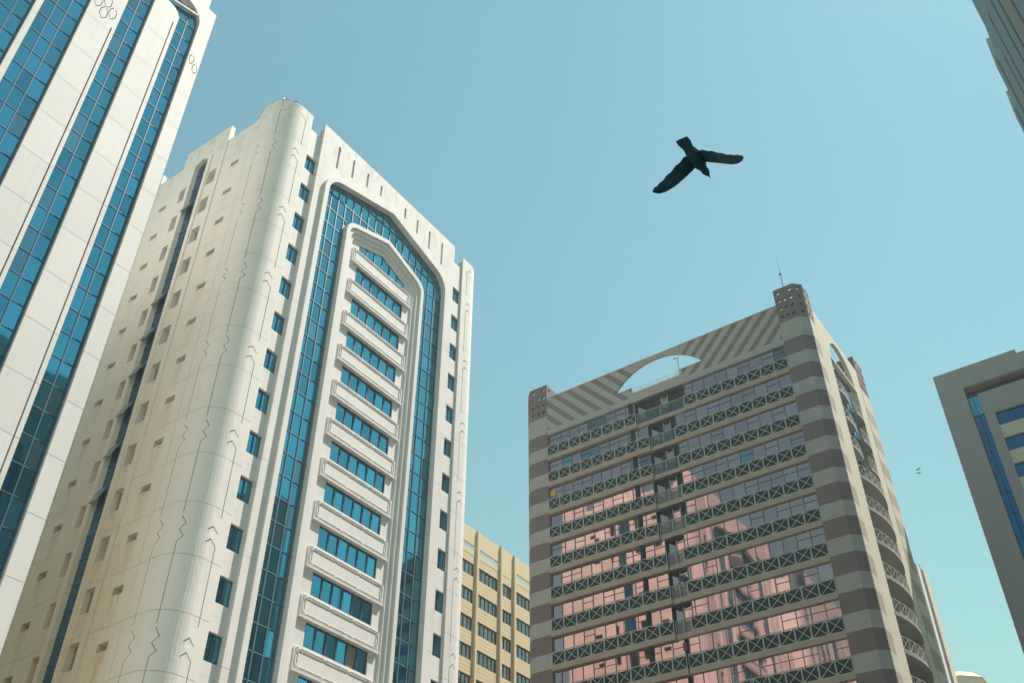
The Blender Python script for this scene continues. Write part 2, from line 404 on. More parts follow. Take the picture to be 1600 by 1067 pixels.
# ---- rounded corner skins with incised zigzag and chevron lines
def corner_skin(s):
    r, yf, yj = 1.7, 39.86, 43.07
    s1 = yj-(yf+r); s2 = s1+r*math.pi/2; xe = 30.12; s3 = s2+(xe-(XL+r))
    top = [(s3, 61.0), (0.75, 61.0), (0.62, 60.55), (0.35, 60.1), (0.0, 59.85)]
    loops = [[(0, GZ), (s3, GZ)]+top]
    fx = lambda x: s2+(x-(XL+r))
    fy = lambda y: yj-y
    GW = 0.055
    aps = [31.93+6.1*k for k in range(-3, 5)]
    a2 = s1+r*R(31)
    for i, z in enumerate(aps):
        zl = z-6.1+0.75 if i else z-5
        loops.append(ribbon([(fx(28.83), z-0.27), (fx(29.14), z), (fx(29.5), z-0.31)], GW+0.01))
        loops.append(ribbon([(fx(28.84), z-1.0), (fx(29.14), z-0.72), (fx(29.5), z-1.06), (fx(29.5), z-5.45)], GW+0.01))
        L1 = [(fy(42.22), z+0.35), (fy(41.8), z-0.1), (fy(42.18), z-0.42), (fy(41.8), z-0.82), (fy(42.22), z-1.15), (fy(42.22), z-5.55)]
        loops.append(ribbon(L1, GW-0.01))
        A2 = [(a2, z+0.25), (a2+0.28, z-0.18), (a2-0.02, z-0.52), (a2+0.28, z-0.9), (a2, z-1.22), (a2, z-5.65)]
        loops.append(ribbon(A2, GW-0.01))
    loops.append(ribbon([(fx(28.95), 60.2), (fx(29.5), 59.85), (fx(29.5), 57.1)], GW+0.01))
    loops.append(ribbon([(a2+0.75, 60.05), (a2, 59.75), (a2, 57.2)], GW-0.01))
    b = MB().slab(loops, (Vector((0,0,0)), X, Z), -0.10, 0.0)
    n = 14
    for k in range(1, n): 
        bmesh.ops.bisect_plane(b.bm, geom=b.bm.verts[:]+b.bm.edges[:]+b.bm.faces[:], plane_co=(s1+(s2-s1)*k/n, 0, 0), plane_no=X)
    for k in range(0, 20):
        b.cut((0, 0, 57.3-FH*k), Z, 0.02)
    for v in b.bm.verts:
        t, d, z = v.co.x, v.co.y, v.co.z        # d > 0 is towards the inside
        if t <= s1: p = (XL+d, yj-t)
        elif t <= s2:
            th = (t-s1)/r; p = (XL+r-(r-d)*math.cos(th), yf+r-(r-d)*math.sin(th))
        else: p = (XL+r+(t-s2), yf+d)
        v.co = Vector((mx_(p[0], s), p[1], z))
    for f in b.bm.faces: f.smooth = False
    for o in b.islands('corner_panel', M_rust if s > 0 else M_white, B):
        for p in o.data.polygons: p.use_smooth = False
    # backing behind the incised lines
    pts = [(XL+0.09, yj)]
    for k in range(11):
        th = math.pi/2*k/10; rr = r-0.09; pts.append((XL+r-rr*math.cos(th), yf+r-rr*math.sin(th)))
    pts += [(xe-0.02, yf+0.09), (xe-0.02, yf+0.5), (XL+1.2, yj)]
    pts = [(mx_(x, s), y) for x, y in pts]
    MB().prism(pts, GZ, 60.6).obj('corner_core', M_joint, B)
both(corner_skin)
# ---- niche walls with the small square windows
def niche(s):
    x0, x1 = (30.06, 31.42) if s > 0 else (2*BC-31.42, 2*BC-30.06)
    wx0 = 30.29 if s > 0 else 47.68
    b = MB(); nk = 0
    zc = 59.75
    for k in range(19):
        zt = 56.97-FH*k
        if zt-1.5 < 0: break
        nk = k+1; zl = zt-2.2
        b.slab([rect(x0, x1, zl+.004, zc-.004), rect(wx0, wx0+1.0, zt-1.5, zt)], FRONT(40.0), -0.3, 0.0); zc = zl
    b.slab([rect(x0, x1, GZ, zc-.004)], FRONT(40.0), -0.3, 0.0)
    b.islands('niche_panel', M_white, B)
    for k in range(nk):
        zt = 56.97-FH*k; cx, cz = wx0+0.5, zt-0.75
        me = unit(('window', 1), M_frame, lambda q: q.box(-.5,.5,0,.08,.69,.75).box(-.5,.5,0,.08,-.75,-.69).box(-.5,-.44,0,.08,-.69,.69).box(.44,.5,0,.08,-.69,.69).box(-.06,.03,-.01,.08,-.69,.69))
        wn = link('window', me, B, Matrix.Translation((cx, 40.16, cz)))
        pane(wn, M_gblue, .40, 1.36, (cx-.25, 40.205, cz), 'y', 0.5)
        pane(wn, M_gblue, .42, 1.36, (cx+.235, 40.18, cz), 'y', 0.5)
both(niche)
# ---- front slab with arch, slits and raised rim
c1 = 39.38
sl = []
for i, (x, zb) in enumerate(((33.2,58.15),(34.84,58.62),(36.48,59.08),(38.08,59.49),(41.07,59.49),(42.64,59.06),(44.23,58.58),(45.92,58.1))):
    k = 39.75/40; zt = 60.66*k
    sl.append(fillet(rect((x-0.06)*k, (x+0.15)*k, zb*k, zt), (2, 3), 0.1, 3))
b = MB().slab([rect(31.30, 47.36, GZ, 61.22), arch(c1, 6.83, 3.0, 56.23, 58.24, 1.7)]+sl, FRONT(39.75), -0.28, 0.0)
for z in (58.95, 55.9): pass
for k in range(0, 9): b.cut((0, 0, 55.6-6.1*k), Z, 0.02)
b.islands('facade_panel', M_white, B)
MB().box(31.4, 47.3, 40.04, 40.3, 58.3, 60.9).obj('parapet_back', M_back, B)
MB().slab([arch(c1, 7.22, 3.0, 56.55, 58.66, 1.95), arch(c1, 6.83, 2.9, 56.23, 58.24, 1.7)][:1] + [arch(c1, 6.83, 3.01, 56.23, 58.24, 1.7)], FRONT(39.747), 0.0, 0.2).obj('arch_rim', M_white, B)
# ---- curtain wall inside the arch
xs = [32.55, 33.27, 34.0, 34.74] + [34.74+0.8186*i for i in range(1, 15)]
zr = [29.61+PH*k for k in range(-9, 20)]
ra = arch(39.3, 4.1, 0, 53.4, 54.9, 1.0)
def inring(x, z): return abs(x-39.3) < 4.1 and z < 54.9-abs(x-39.3)*0.343-0.3
def inouter(x, z): return abs(x-c1) < 6.95 and z < 58.4-abs(x-c1)*0.294 and not (abs(x-c1) > 6.0 and z > 56.0)
for i in range(len(xs)-1):
    for z in zr:
        xa, xb, z0, z1 = xs[i], xs[i+1], z, z+PH
        if not any(inouter(*c) for c in ((xa+.04, z0+.04), (xb-.04, z0+.04), (xa+.04, z1-.04), (xb-.04, z1-.04))): continue
        dm = 0 if xa < 39.3 < xb else min(abs(xa-39.3), abs(xb-39.3))
        lim = 54.89-.343*dm                        # lowest level at which a pane clears the ring opening
        if z1 <= lim+.05:
            if xb < 39.3: xb = min(xb, 39.3-4.14)
            else: xa = max(xa, 39.3+4.14)
        elif dm < 4.1: z0 = max(z0, lim)
        if xb-xa < .08 or z1-z0 < .08: continue
        pane(B, M_gblue if random.random() < .93 else M_gblue2, xb-xa-.03, z1-z0-.03, ((xa+xb)/2, 40.06, (z0+z1)/2), 'y', 0.18)
for i, x in enumerate(xs):
    zt = 58.15-abs(x-c1)*0.294
    if i in (0, len(xs)-1): zt = 54.9
    z0 = 3.0 if abs(x-39.3) > 4.2 else 55.0-abs(x-39.3)*0.343
    vbar(B, M_framel, x, 40.03, z0, zt, 0.06, 0.08)
for z in zr + [zr[0]-PH*k for k in range(1, 9)]:
    hw = 6.8
    for a, e in ((c1-hw, 39.3-4.2), (39.3+4.2, c1+hw)):
        if z > 54.2:
            if a > 39: continue
            hh = min(6.8, (58.1-z)/0.294)
            hbar(B, M_framel, (c1-hh, 40.035, z), 2*hh, 'x', 0.06, 0.06)
        else: hbar(B, M_framel, (a, 40.035, z), e-a, 'x', 0.06, 0.06)
MB().box(32.5, 35.2, 40.09, 40.4, 2.5, 58.5).box(43.4, 46.3, 40.09, 40.4, 2.5, 58.5).box(35.201, 43.399, 40.09, 40.4, 54.92, 58.5).obj('curtain_backing', M_frame, B)
for x0, x1 in ((32.56, 34.95), (43.7, 46.2)): MB().box(x0, x1, 40.06, 40.08, 3.0, 15.95).obj('glass_strip', M_gblue, B)
# ---- stepped inner arch
rc = 39.30
steps = [(4.42, 53.73, 55.25, 1.15, 39.62), (4.10, 53.45, 54.86, 1.0, 39.77), (3.79, 53.2, 54.50, 0.85, 39.92), (3.48, 52.95, 54.14, 0.7, 40.06)]
for i in range(3):
    hw, zs, za, r, y = steps[i]; hw2, zs2, za2, r2, _ = steps[i+1]
    MB().slab([arch(rc, hw, GZ, zs, za, r), arch(rc, hw2, GZ+0.5, zs2, za2, r2)], FRONT(y), -0.45-0.02*i, 0.0).obj('arch_step', M_white, B)
# ---- recessed window bands and balcony panels
hw, zs, za, r, y = steps[3]
wb = [rect(rc-2.60, rc+2.60, 52.30-FH*k, 53.72-FH*k) for k in range(1, 18)]
gable = [(rc-2.6, 52.3), (rc+2.6, 52.3), (rc+2.6, 52.86), (rc, 53.72), (rc-2.6, 52.86)]
MB().slab([arch(rc, hw, GZ, zs, za, r), gable]+wb, FRONT(y), -0.22, 0.0).obj('recessed_wall', M_white, B)
def balcony_mesh(b):
    b.slab([[(-3.27, 0), (3.27, 0), (3.27, 1.25), (-3.27, 1.25)]], FRONT(0), -0.125, 0.0)
    b.box(-3.32, 3.32, -0.06, 0.12, -0.10, -0.003)
bal = unit('balcony_panel', M_white, balcony_mesh)
def mould(b):
    w = 0.022; d = 0.035
    def seg(pts, close=False):
        pp = pts+[pts[0]] if close else pts
        for p, q in zip(pp[:-1], pp[1:]): b.bar((p[0], -0.02, p[1]), (q[0], -0.02, q[1]), w, d, Y)
    for z0, sgn in ((0.06, 1), (1.22, -1)):       # chains of long hexagonal loops along both edges
        xsn = [-2.95, -0.98, 0.98, 2.95]
        for a, e in zip(xsn[:-1], xsn[1:]):
            seg([(a, z0+sgn*0.07), (a+0.12, z0), (e-0.12, z0), (e, z0+sgn*0.07), (e-0.12, z0+sgn*0.14), (a+0.12, z0+sgn*0.14)], True)
    for s in (-1, 1):                             # end loops and corner triangles
        x = s*3.16; xi = s*3.0
        seg([(x, 0.36), (x, 0.92), (x-s*0.07, 1.02), (xi-s*0.02, 0.92), (xi-s*0.02, 0.36), (x-s*0.07, 0.26)], True)
        seg([(x, 0.06), (x, 0.26), (x-s*0.2, 0.06)], True); seg([(x, 1.22), (x, 1.02), (x-s*0.2, 1.22)], True)
        seg([(x-s*0.09, 0.27), (x-s*0.32, 0.13)]); seg([(x-s*0.09, 1.01), (x-s*0.32, 1.15)])
mo = unit('panel_moulding', M_white, mould)
for k in range(0, 16):
    zb = 50.83-FH*k
    T = Matrix.Translation((rc, 39.93, zb))
    p = link('balcony_panel', bal, B, T); link('panel_moulding', mo, p, T)
def band_frame(b):
    b.box(-2.6, 2.6, 0, .08, 1.34, 1.42).box(-2.6, 2.6, 0, .08, 0, .06).box(-2.6, -2.53, 0, .08, .06, 1.34).box(2.53, 2.6, 0, .08, .06, 1.34)
    for i in range(1, 6):
        x = -2.6+i*5.2/6; wv = 0.05 if i % 2 else 0.04
        b.box(x-wv, x+wv, -.015, .08, .06, 1.34)
bf = unit('window_band', M_frame, band_frame)
for k in range(0, 17):
    z0 = 52.30-FH*k
    if k == 0:
        b = MB().box(rc-2.6, rc+2.6, 40.11, 40.19, z0, z0+.05)
        for i in range(1, 6):
            x = rc-2.6+i*5.2/6; b.box(x-.035, x+.035, 40.10, 40.19, z0+.05, 53.7-abs(x-rc)*.33)
        wbnd = b.obj('window_band', M_frame, B)
    else: wbnd = link('window_band', bf, B, Matrix.Translation((rc, 40.11, z0)))
    for i in range(6):
        x = rc-2.6+(i+.5)*5.2/6; h = 1.40
        if k == 10 and i == 4:
            MB().box(x-.40, x+.40, 40.22, 40.25, z0, z0+1.4).obj('open_sash', M_back, wbnd); continue
        pane(wbnd, M_gblue, .86, h, (x, 40.15+0.02*(i % 2), z0+.71), 'y', 0.45)
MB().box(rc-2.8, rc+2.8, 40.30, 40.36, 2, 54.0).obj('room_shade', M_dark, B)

# ---- side walls (the right one is seen mirrored in the glass of the striped block)
def side(s):
    xw = XL if s > 0 else 2*BC-XL
    fr = LEFT(xw) if s > 0 else RIGHT(xw)
    m_ = (lambda L: mir(L)) if s > 0 else (lambda L: L)
    holes = []; slits = []; bigs = []
    for k in range(0, 19):
        zb = 55.92-FH*k
        if zb < 4: break
        for y0, y1 in ((43.92, 44.77), (51.87, 52.72)): slits.append((y0, y1, zb, zb+.47))
        z2 = 55.44-FH*k
        for y0, y1 in ((46.35, 47.22), (49.66, 50.36)): bigs.append((y0, y1, z2, z2+1.48))
    # panels storey by storey, every opening cut through its own panel
    strip = arch(48.39, 0.72, 3.0, 58.75, 59.15, 0.25)
    def column(y0, y1, pool, ztop, d0, d1, gap):
        zs2 = [ztop]+[57.25-FH*k for k in range(0, 19) if 57.25-FH*k < ztop-.5]+[GZ]
        b = MB()
        for za_, zb_ in zip(zs2[:-1], zs2[1:]):
            hs = [m_(rect(*h)) for h in pool if y0 < h[0] < y1 and zb_ < h[2] and h[3] < za_]
            b.slab([m_(rect(y0, y1, zb_+gap, za_-gap))]+hs, fr, d0, d1)
        b.islands('side_panel', M_rust, B)
    column(43.09, 45.88, slits, 59.85, -.16, 0.0, .010)
    column(50.92, 53.72, slits, 59.85, -.16, 0.0, .010)
    column(45.9, 47.665, bigs, 59.6, -.3, .07, .008)
    column(49.115, 50.9, bigs, 59.6, -.3, .07, .008)
    MB().slab([m_([(47.667, 59.61), (45.9, 59.61), (45.9, 61.5), (50.9, 61.5), (50.9, 59.61), (49.113, 59.61), (49.113, 58.75), (48.8, 59.0), (48.39, 59.15), (47.98, 59.0), (47.667, 58.75)])], fr, -.3, .07).obj('side_panel', M_rust, B)
    rim0 = arch(48.39, 1.08, 3.0, 59.0, 59.55, 0.35)
    rim1 = arch(48.39, 0.72, 3.01, 58.75, 59.15, 0.25)
    MB().slab([m_(rim0), m_(rim1)], fr, 0.071, 0.2).obj('strip_rim', M_rust, B)
    # back corner tower
    b = MB().box(*( (XL, XL+.35) if s > 0 else (xw-.35, xw) ), 53.76, 56.8, GZ, 61.0)
    b.obj('corner_panel', M_rust, B)
    sg = 1 if s > 0 else -1
    xo = xw+sg*0.32
    ax = 'x' if s > 0 else 'X'
    # dark stair glazing in the strip
    rows = [59.3-PH*k for k in range(0, 28)]
    for zt in rows:
        zc = zt-PH/2
        fl = int((55.4+FH-zc)/FH)
        hop = abs(zc-54.4) < .8 or (29.5 < zc < 47 and (round((55.0-zc)/PH)) % 2 == 1)
        for j, yc in enumerate((48.03, 48.75)):
            if j == 1 and hop and s > 0 and zc > 16:
                me = unit('hopper_sash', M_hopper, lambda q: q.box(-.03, .03, -.33, .33, -1.15, 0))
                link('hopper_sash', me, B, Matrix.Translation((xw+.03, yc, zt-.12)) @ Matrix.Rotation(R(20), 4, 'Y'))
            pane(B, M_gdark, .68, PH-.05, (xw+sg*.16, yc, zc), ax, 0.4)
        hbar(B, M_framel if s > 0 else M_frame, (xw+sg*.14, 47.68, zt), 1.42, 'y', .05, .05)
    vbar(B, M_frame, xw+sg*.14, 48.39, 3, 59.1, .05, .05)
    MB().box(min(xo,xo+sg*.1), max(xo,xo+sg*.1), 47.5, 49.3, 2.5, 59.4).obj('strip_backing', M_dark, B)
    # lower, plain stretch of the strip
    MB().box(min(xw+sg*.16, xw+sg*.18), max(xw+sg*.16, xw+sg*.18), 47.68, 49.1, 3, 16.6).obj('glass_strip', M_gdark, B)
    # recesses behind the openings, each with a small dark window towards the inner corner
    if s > 0:
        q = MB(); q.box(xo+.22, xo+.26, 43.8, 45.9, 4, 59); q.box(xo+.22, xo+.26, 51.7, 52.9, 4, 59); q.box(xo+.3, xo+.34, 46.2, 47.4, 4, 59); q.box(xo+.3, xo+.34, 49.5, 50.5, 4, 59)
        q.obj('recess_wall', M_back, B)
        for i, (y0, y1, z0, z1) in enumerate(slits):
            if z0 < 15: continue
            q = MB().box(xw+.16, xw+.53, y0-.04, y0, z0, z1).box(xw+.16, xw+.53, y1, y1+.04, z0, z1).box(xw+.16, xw+.53, y0, y1, z0-.04, z0).box(xw+.16, xw+.53, y0, y1, z1, z1+.04)
            rv = q.obj('opening_reveal', M_rust, B)
            f = random.uniform(.5, .8)
            MB().box(xw+.40, xw+.44, y0+.04, y0+(y1-y0)*f, z0+.06, z1-.06).obj('vent_window', M_dark, rv)
        for i, (y0, y1, z0, z1) in enumerate(bigs):
            if z0 < 15: continue
            q = MB().box(xw+.30, xw+.64, y0-.04, y0, z0, z1).box(xw+.30, xw+.64, y1, y1+.04, z0, z1).box(xw+.30, xw+.64, y0, y1, z0-.04, z0).box(xw+.30, xw+.64, y0, y1, z1, z1+.04)
            rv = q.obj('opening_reveal', M_rust, B)
            t = random.random()
            if t < .5: MB().box(xw+.5, xw+.55, y0, y0+(y1-y0)*.32, z0+.15, z1-.1).obj('vent_window', M_dark, rv)
            else: MB().box(xw+.3, xw+.34, y0, y1, z0, z1).obj('shutter', M_hopper, rv)
both(side)
# roof: parapets between the corner and the side slab, roof house and tanks
for s in (1, -1):
    xa, xb = sorted((mx_(XL+.02, s), mx_(XL+.4, s)))
    MB().box(xa, xb, 43.1, 45.85, 58.0, 59.84).obj('parapet', M_grime, B)
    MB().box(xa, xb, 50.95, 53.74, 58.0, 59.84).obj('parapet', M_grime, B)
MB().box(27.9, XR-.5, 56.4, 56.8, GZ, 60.9).obj('rear_wall', M_white, B)
t = MB().box(30.6, 31.2, 40.9, 41.9, 58.6, 60.35).box(30.5, 31.3, 40.8, 42.0, 60.35, 60.42); t.obj('roof_cabinet', M_metal, B)
o = MB(); o.tube((28.25, 40.75, 60.55), (28.25, 40.75, 61.75), .035, .025)
o.bar((28.0, 41.0, 61.1), (28.75, 40.35, 61.75), .05, .05, Z).bar((28.0, 40.9, 61.75), (28.6, 40.4, 61.0), .05, .05, Z).bar((27.9, 40.9, 61.2), (28.0, 41.0, 61.85), .05, .05, X)
tag(o.obj('roof_aerial', M_frame), 'small crossed metal aerial on the rounded corner of the arched white tower', 'aerial')

# ================================================================== E: tan office block
E_ = thing('tan_block', (90, 70, GZ), 'tan office block with bands of brown windows, between the white tower and striped block', 'building')
ke = 1.55; ye = 62.0
ZE = 35.87*ke
MB().box(70.2, 100, ye+.45, ye+16, GZ, ZE-2.6).obj('wall', M_tan, E_)
fins = [49.25, 52.08, 54.98, 56.72, 59.6, 61.35, 64.2]
for f in fins: MB().box((f-.10)*ke, (f+.10)*ke, ye-.22, ye+.3, GZ, ZE+.05).obj('fin', M_tan, E_)
for a, e in zip(fins[:-1], fins[1:]):
    x0, x1 = (a+.10)*ke+.004, (e-.10)*ke-.004; wide = (e-a) > 2
    wx0, wx1 = x0+.25, x1-.25
    if wide:
        q = MB().slab([rect(x0, x1, 33.75*ke, ZE), rect(x0+.35, x1-.1, 34.2*ke, 34.58*ke)], FRONT(ye), -.28, 0)
    else: q = MB().slab([rect(x0, x1, 33.75*ke, ZE)], FRONT(ye), -.28, 0)
    q.obj('parapet_panel', M_tan, E_)
    for k in range(0, 12):
        zt = 33.12*ke-3.13*k
        if zt < 26: break
        n = 4 if wide else 3
        for j in range(4 if k else 3):                 # spandrel courses above the window
            z1 = zt+(0.405*(j+1) if k else 0.325*(j+1)); h = 0.38 if k else 0.30
            me = unit(('spandrel_course', round(x1-x0, 2), h), M_tan, lambda b: b.box(0, x1-x0, 0, .26, -h, 0))
            link('spandrel_course', me, E_, Matrix.Translation((x0, ye+.02, z1-.008)))
        zb = zt-1.5
        wf = MB().box(wx0, wx1, ye+.16, ye+.24, zt-.06, zt).box(wx0, wx1, ye+.16, ye+.24, zb, zb+.06)
        npn = 5 if wide else 3
        for i in range(npn+1):
            x = wx0+(wx1-wx0)*i/npn; wf.box(x-.03, x+.03, ye+.155, ye+.24, zb+.06, zt-.06)
        wnd = wf.obj('window', M_bronze, E_)
        for i in range(npn):
            x = wx0+(wx1-wx0)*(i+.5)/npn
            pane(wnd, M_gbrown, (wx1-wx0)/npn-.02, 1.46, (x, ye+.22, (zt+zb)/2), 'y', 0.5)
        for xa, xb in ((x0, wx0), (wx1, x1)): MB().box(xa, xb, ye+.03, ye+.3, zb-.01, zt+.01).obj('window_jamb', M_tan, E_)
    MB().box(x0, x1, ye+.02, ye+.3, GZ, 26.2).obj('lower_wall', M_tan, E_)

# ================================================================== C: striped block with X railings
C_ = thing('striped_block', (79, 33, GZ), 'apartment block with grey striped corner columns and rows of cross-braced balcony railings', 'building')
KC = 1.177; FC = 3.03; XF = 70.6; YS = 17.73; XG = 70.82; XC = 71.12
RB = [54.28-FC*k for k in range(0, 19)]                # bottom edge of each railing
MB().box(71.35, 87.2, 20.2, 47.2, GZ, 57.6).obj('wall', M_dark, C_)
def col_prof(kind):
    if kind == 'near': return [(70.6, 20.3), (70.6, 18.4), (71.27, YS), (72.75, YS), (72.75, 20.3)]
    if kind == 'far': return [(70.6, 45.72), (72.8, 45.72), (72.8, 48.5), (71.27, 48.5), (70.6, 47.8)]
    return [(84.3, YS), (86.8, YS), (87.5, 18.4), (87.5, 20.4), (84.3, 20.4)]
for kind in ('near', 'far', 'side'):
    pf = col_prof(kind)
    zz = 59.25
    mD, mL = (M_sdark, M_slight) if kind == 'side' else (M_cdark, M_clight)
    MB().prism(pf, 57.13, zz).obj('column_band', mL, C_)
    if kind == 'near': MB().box(71.29, 72.74, YS-.02, YS-.003, 57.13, zz).obj('side_band', M_slight, C_)  # thin skin carrying the sunlit copy of the band colour
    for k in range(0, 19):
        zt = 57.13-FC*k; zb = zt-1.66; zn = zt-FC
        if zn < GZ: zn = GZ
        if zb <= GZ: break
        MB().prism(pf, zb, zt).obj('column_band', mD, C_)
        MB().prism(pf, zn, zb).obj('column_band', mL, C_)
        if kind == 'near':
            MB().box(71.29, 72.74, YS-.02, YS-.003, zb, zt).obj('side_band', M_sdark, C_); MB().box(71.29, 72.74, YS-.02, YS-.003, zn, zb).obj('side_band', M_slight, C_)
        if zn == GZ: break
    # perforated hollow turret
    n = len(pf); t = 0.22
    cx = sum(p[0] for p in pf)/n; cy = sum(p[1] for p in pf)/n
    area = sum(pf[i][0]*pf[(i+1)%n][1]-pf[(i+1)%n][0]*pf[i][1] for i in range(n))
    for i in range(n):
        p, q = Vector((*pf[i], 0)), Vector((*pf[(i+1) % n], 0))
        if area < 0: p, q = q, p
        L = (q-p).length; U = (q-p).normalized()
        N = U.cross(Z)
        holes = []
        nh = max(1, int(L/0.58))
        for rr in range(4):
            for j in range(nh):
                if rr == 3 and nh > 2 and j == 1: continue
                u = L*(j+.5)/nh if nh < 3 else L*(.2+.6*j/(nh-1)); v = zz+.62+rr*.95
                holes.append([(u+.19*math.cos(a*math.pi/5), v+.19*math.sin(a*math.pi/5)) for a in range(10)])
        MB().slab([rect(0.001, L-.001, zz, 63.25)]+holes, (p, U, Z), -t, 0).obj('turret_wall', M_cdark, C_)
# fascia with the arched opening
fy0, fy1 = 20.31, 45.70
arc = []
for k in range(0, 25):
    a = math.acos(4.8/6.0); th = a+(math.pi-2*a)*k/24; arc.append((33.0+6.0*math.cos(th), 55.0+6.0*math.sin(th)))
hole = arc+[(28.2, 58.6), (30.6, 58.6), (30.6, 57.95), (35.85, 57.95), (35.85, 58.6), (37.8, 58.6)][1:-1]
b = MB().slab([mir([(fy0, 56.86), (fy1, 56.86), (fy1, 61.36), (fy0, 61.36)]), mir(hole)], LEFT(XF), -.3, 0)
b.obj('fascia', M_stripe, C_)
MB().box(XF-.03, XF+.33, fy0, fy1, 61.36, 61.46).obj('coping', M_clight, C_)
MB().box(XF+.25, XF+.75, 30.3, 36.2, 56.9, 57.94).obj('roof_beam', M_cslab, C_)
MB().box(XF+1.3, XF+1.6, 29.2, 36.6, 57.6, 58.75).obj('roof_kerb', M_pink, C_)
q = MB()
for i in range(10): q.tube((XF+1.0, 28.4+i*.98, 57.6), (XF+1.0, 28.4+i*.98, 59.2), .025, .025)
for z in (58.9, 59.2): q.tube((XF+1.0, 28.4, z), (XF+1.0, 37.4, z), .025, .025)
q.obj('roof_railing', M_pink, C_)
q = MB().tube((XF+.6, 30.9, 57.9), (XF+.6, 30.9, 60.5), .07, .06).tube((XF+.6, 30.9, 60.5), (XF+.6, 31.35, 60.62), .08, .10)
tag(q.obj('roof_vent_pipe', M_raillit), 'pale bent vent pipe standing in the arched roof opening of the striped block', 'pipe')
q = MB().tube((71.5, 19.5, 57.6), (71.5, 19.48, 66.2), .05, .03).tube((71.5, 19.48, 66.2), (71.5, 19.48, 67.9), .018, .01).box(71.4, 71.6, 19.4, 19.6, 65.6, 65.75)
tag(q.obj('roof_mast', M_metal), 'thin metal mast rising behind the perforated corner turret of the striped block', 'mast')
# railings: one bay mesh, copied
def bay_mesh(w, h):
    def fn(b):
        t = .055
        b.box(-.03, .03, 0, w, h-t, h).box(-.03, .03, 0, w, 0, t).box(-.03, .03, 0, t, t, h-t).box(-.03, .03, w-t, w, t, h-t)
        b.bar((-.012, t, t), (-.012, w-t, h-t), .06, .03, X); b.bar((.014, t, h-t), (.014, w-t, t), .06, .03, X)
    return fn
def rail_run(parent, x, y0, y1, z, h=1.20):
    n = max(1, round((y1-y0)/1.27)); wv = round((y1-y0)/n, 4)
    me = unit(('railing_bay', wv, h), M_rail, bay_mesh(wv, h))
    for i in range(n): link('railing_bay', me, parent, Matrix.Translation((x, y0+i*wv, z)))
gaps = [(30.6, 35.6)]+[(31.85, 34.4)]*4+[(32.4, 33.85)]*3+[(33.0, 33.05)]*10
for k, zb in enumerate(RB):
    if zb < 8: 
        MB().box(XF+.05, XG+.3, 20.32, 45.70, GZ, zb+2.6).obj('lower_wall', M_cslab, C_); break
    g0, g1 = gaps[k]
    ztop = zb+FC-0.45 if k else 56.84
    sl_ = MB().box(XF+.02, XG+.3, 20.32, g0, zb-.45, zb-.004).box(XF-.10, XG+.3, g1, 45.70, zb-.45, zb-.004)
    if g1-g0 > .3: sl_.box(XF+.12, XG+.3, g0+.004, g1-.004, zb-.45, zb-.004)
    fl = sl_.obj('balcony', M_cslab, C_)
    if zb > 19:
        rail_run(fl, XF+.06, 20.34, g0-.02, zb); rail_run(fl, XF-.08, g1+.02, 45.68, zb)
    MB().box(XF+.11, XF+.13, 20.34, g0, zb, zb+1.1).box(XF+.0, XF+.02, g1, 45.68, zb, zb+1.1).obj('balustrade_panel', M_spand, fl)
    # window wall
    ys = []
    y = 20.36
    while y < g0-.4: ys.append(y); y += 1.16
    ys.append(g0-.15)
    yl = []
    y = g1+.2
    while y < 45.2: yl.append(y); y += 1.06
    yl.append(45.68)
    if zb > 19:
        for lst in (ys, yl):
            for i in range(len(lst)-1):
                wv = round(lst[i+1]-lst[i]-.05, 3)
                if wv < .2: continue
                pn = pane(fl, random.choices((M_gC, M_gC2, M_gC3), (94.5, 1, 4.5))[0], wv, ztop-zb-.06, (XG, (lst[i]+lst[i+1])/2, (ztop+zb)/2), 'x', 0.22)
                if random.random() < .5:
                    MB().box(XG-.05, XG-.005, lst[i], lst[i+1], zb+1.93, zb+1.96).obj('glazing_bar', M_mull, fl)
            q = MB()
            for yy in lst: q.box(XG-.06, XG, yy-.024, yy+.024, zb, ztop)
            q.box(XG-.055, XG-.002, lst[0], lst[-1], ztop-.06, ztop-.002)
            q.obj('window_frame', M_mull, fl)
        # middle bay: glazed balcony, door and tapering divider
        MB().bar((XF+.16, 36.25, zb+1.0), (XF+.16, 36.22, ztop-.02), .22, .5, X).obj('divider_fin', M_spand, fl)
        if g1-g0 > .3:
            MB().box(XF+.15, XF+.18, g0+.05, g1-.05, zb+.05, zb+1.12).obj('glass_balustrade', M_rail_glass, fl)
            q = MB()
            for yy in (g0+.04, (g0+g1)/2, g1-.04): q.box(XF+.13, XF+.20, yy-.03, yy+.03, zb, zb+1.2)
            q.box(XF+.13, XF+.20, g0+.04, g1-.04, zb+1.12, zb+1.18); q.obj('balustrade_frame', M_rail, fl)
            # angled pale glass screen and dark soffit wedge
            T = Matrix.Translation((XF+.45, g1-.05, zb)) @ Matrix.Rotation(R(-150), 4, 'Z')
            me = unit(('side_screen', round(ztop-zb, 2)), M_gC, lambda b: b.box(0, .03, 0, 1.05, 0, ztop-zb-.3))
            link('side_screen', me, fl, T)
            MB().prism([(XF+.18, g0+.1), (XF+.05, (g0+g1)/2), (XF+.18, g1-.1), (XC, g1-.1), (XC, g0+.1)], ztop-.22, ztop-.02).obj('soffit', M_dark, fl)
            dm = (g0+g1)/2-.35
            q = MB().box(XC-.1, XC-.02, dm-.42, dm-.36, zb, ztop-.25).box(XC-.1, XC-.02, dm+.3, dm+.36, zb, ztop-.25).box(XC-.1, XC-.02, dm-.36, dm+.3, zb+2.0, zb+2.06)
            q.obj('door_frame', M_rail, fl)
            pane(fl, M_gC, .66, ztop-zb-.3, (XC-.03, dm-.03, (ztop+zb)/2), 'x', 0.8)
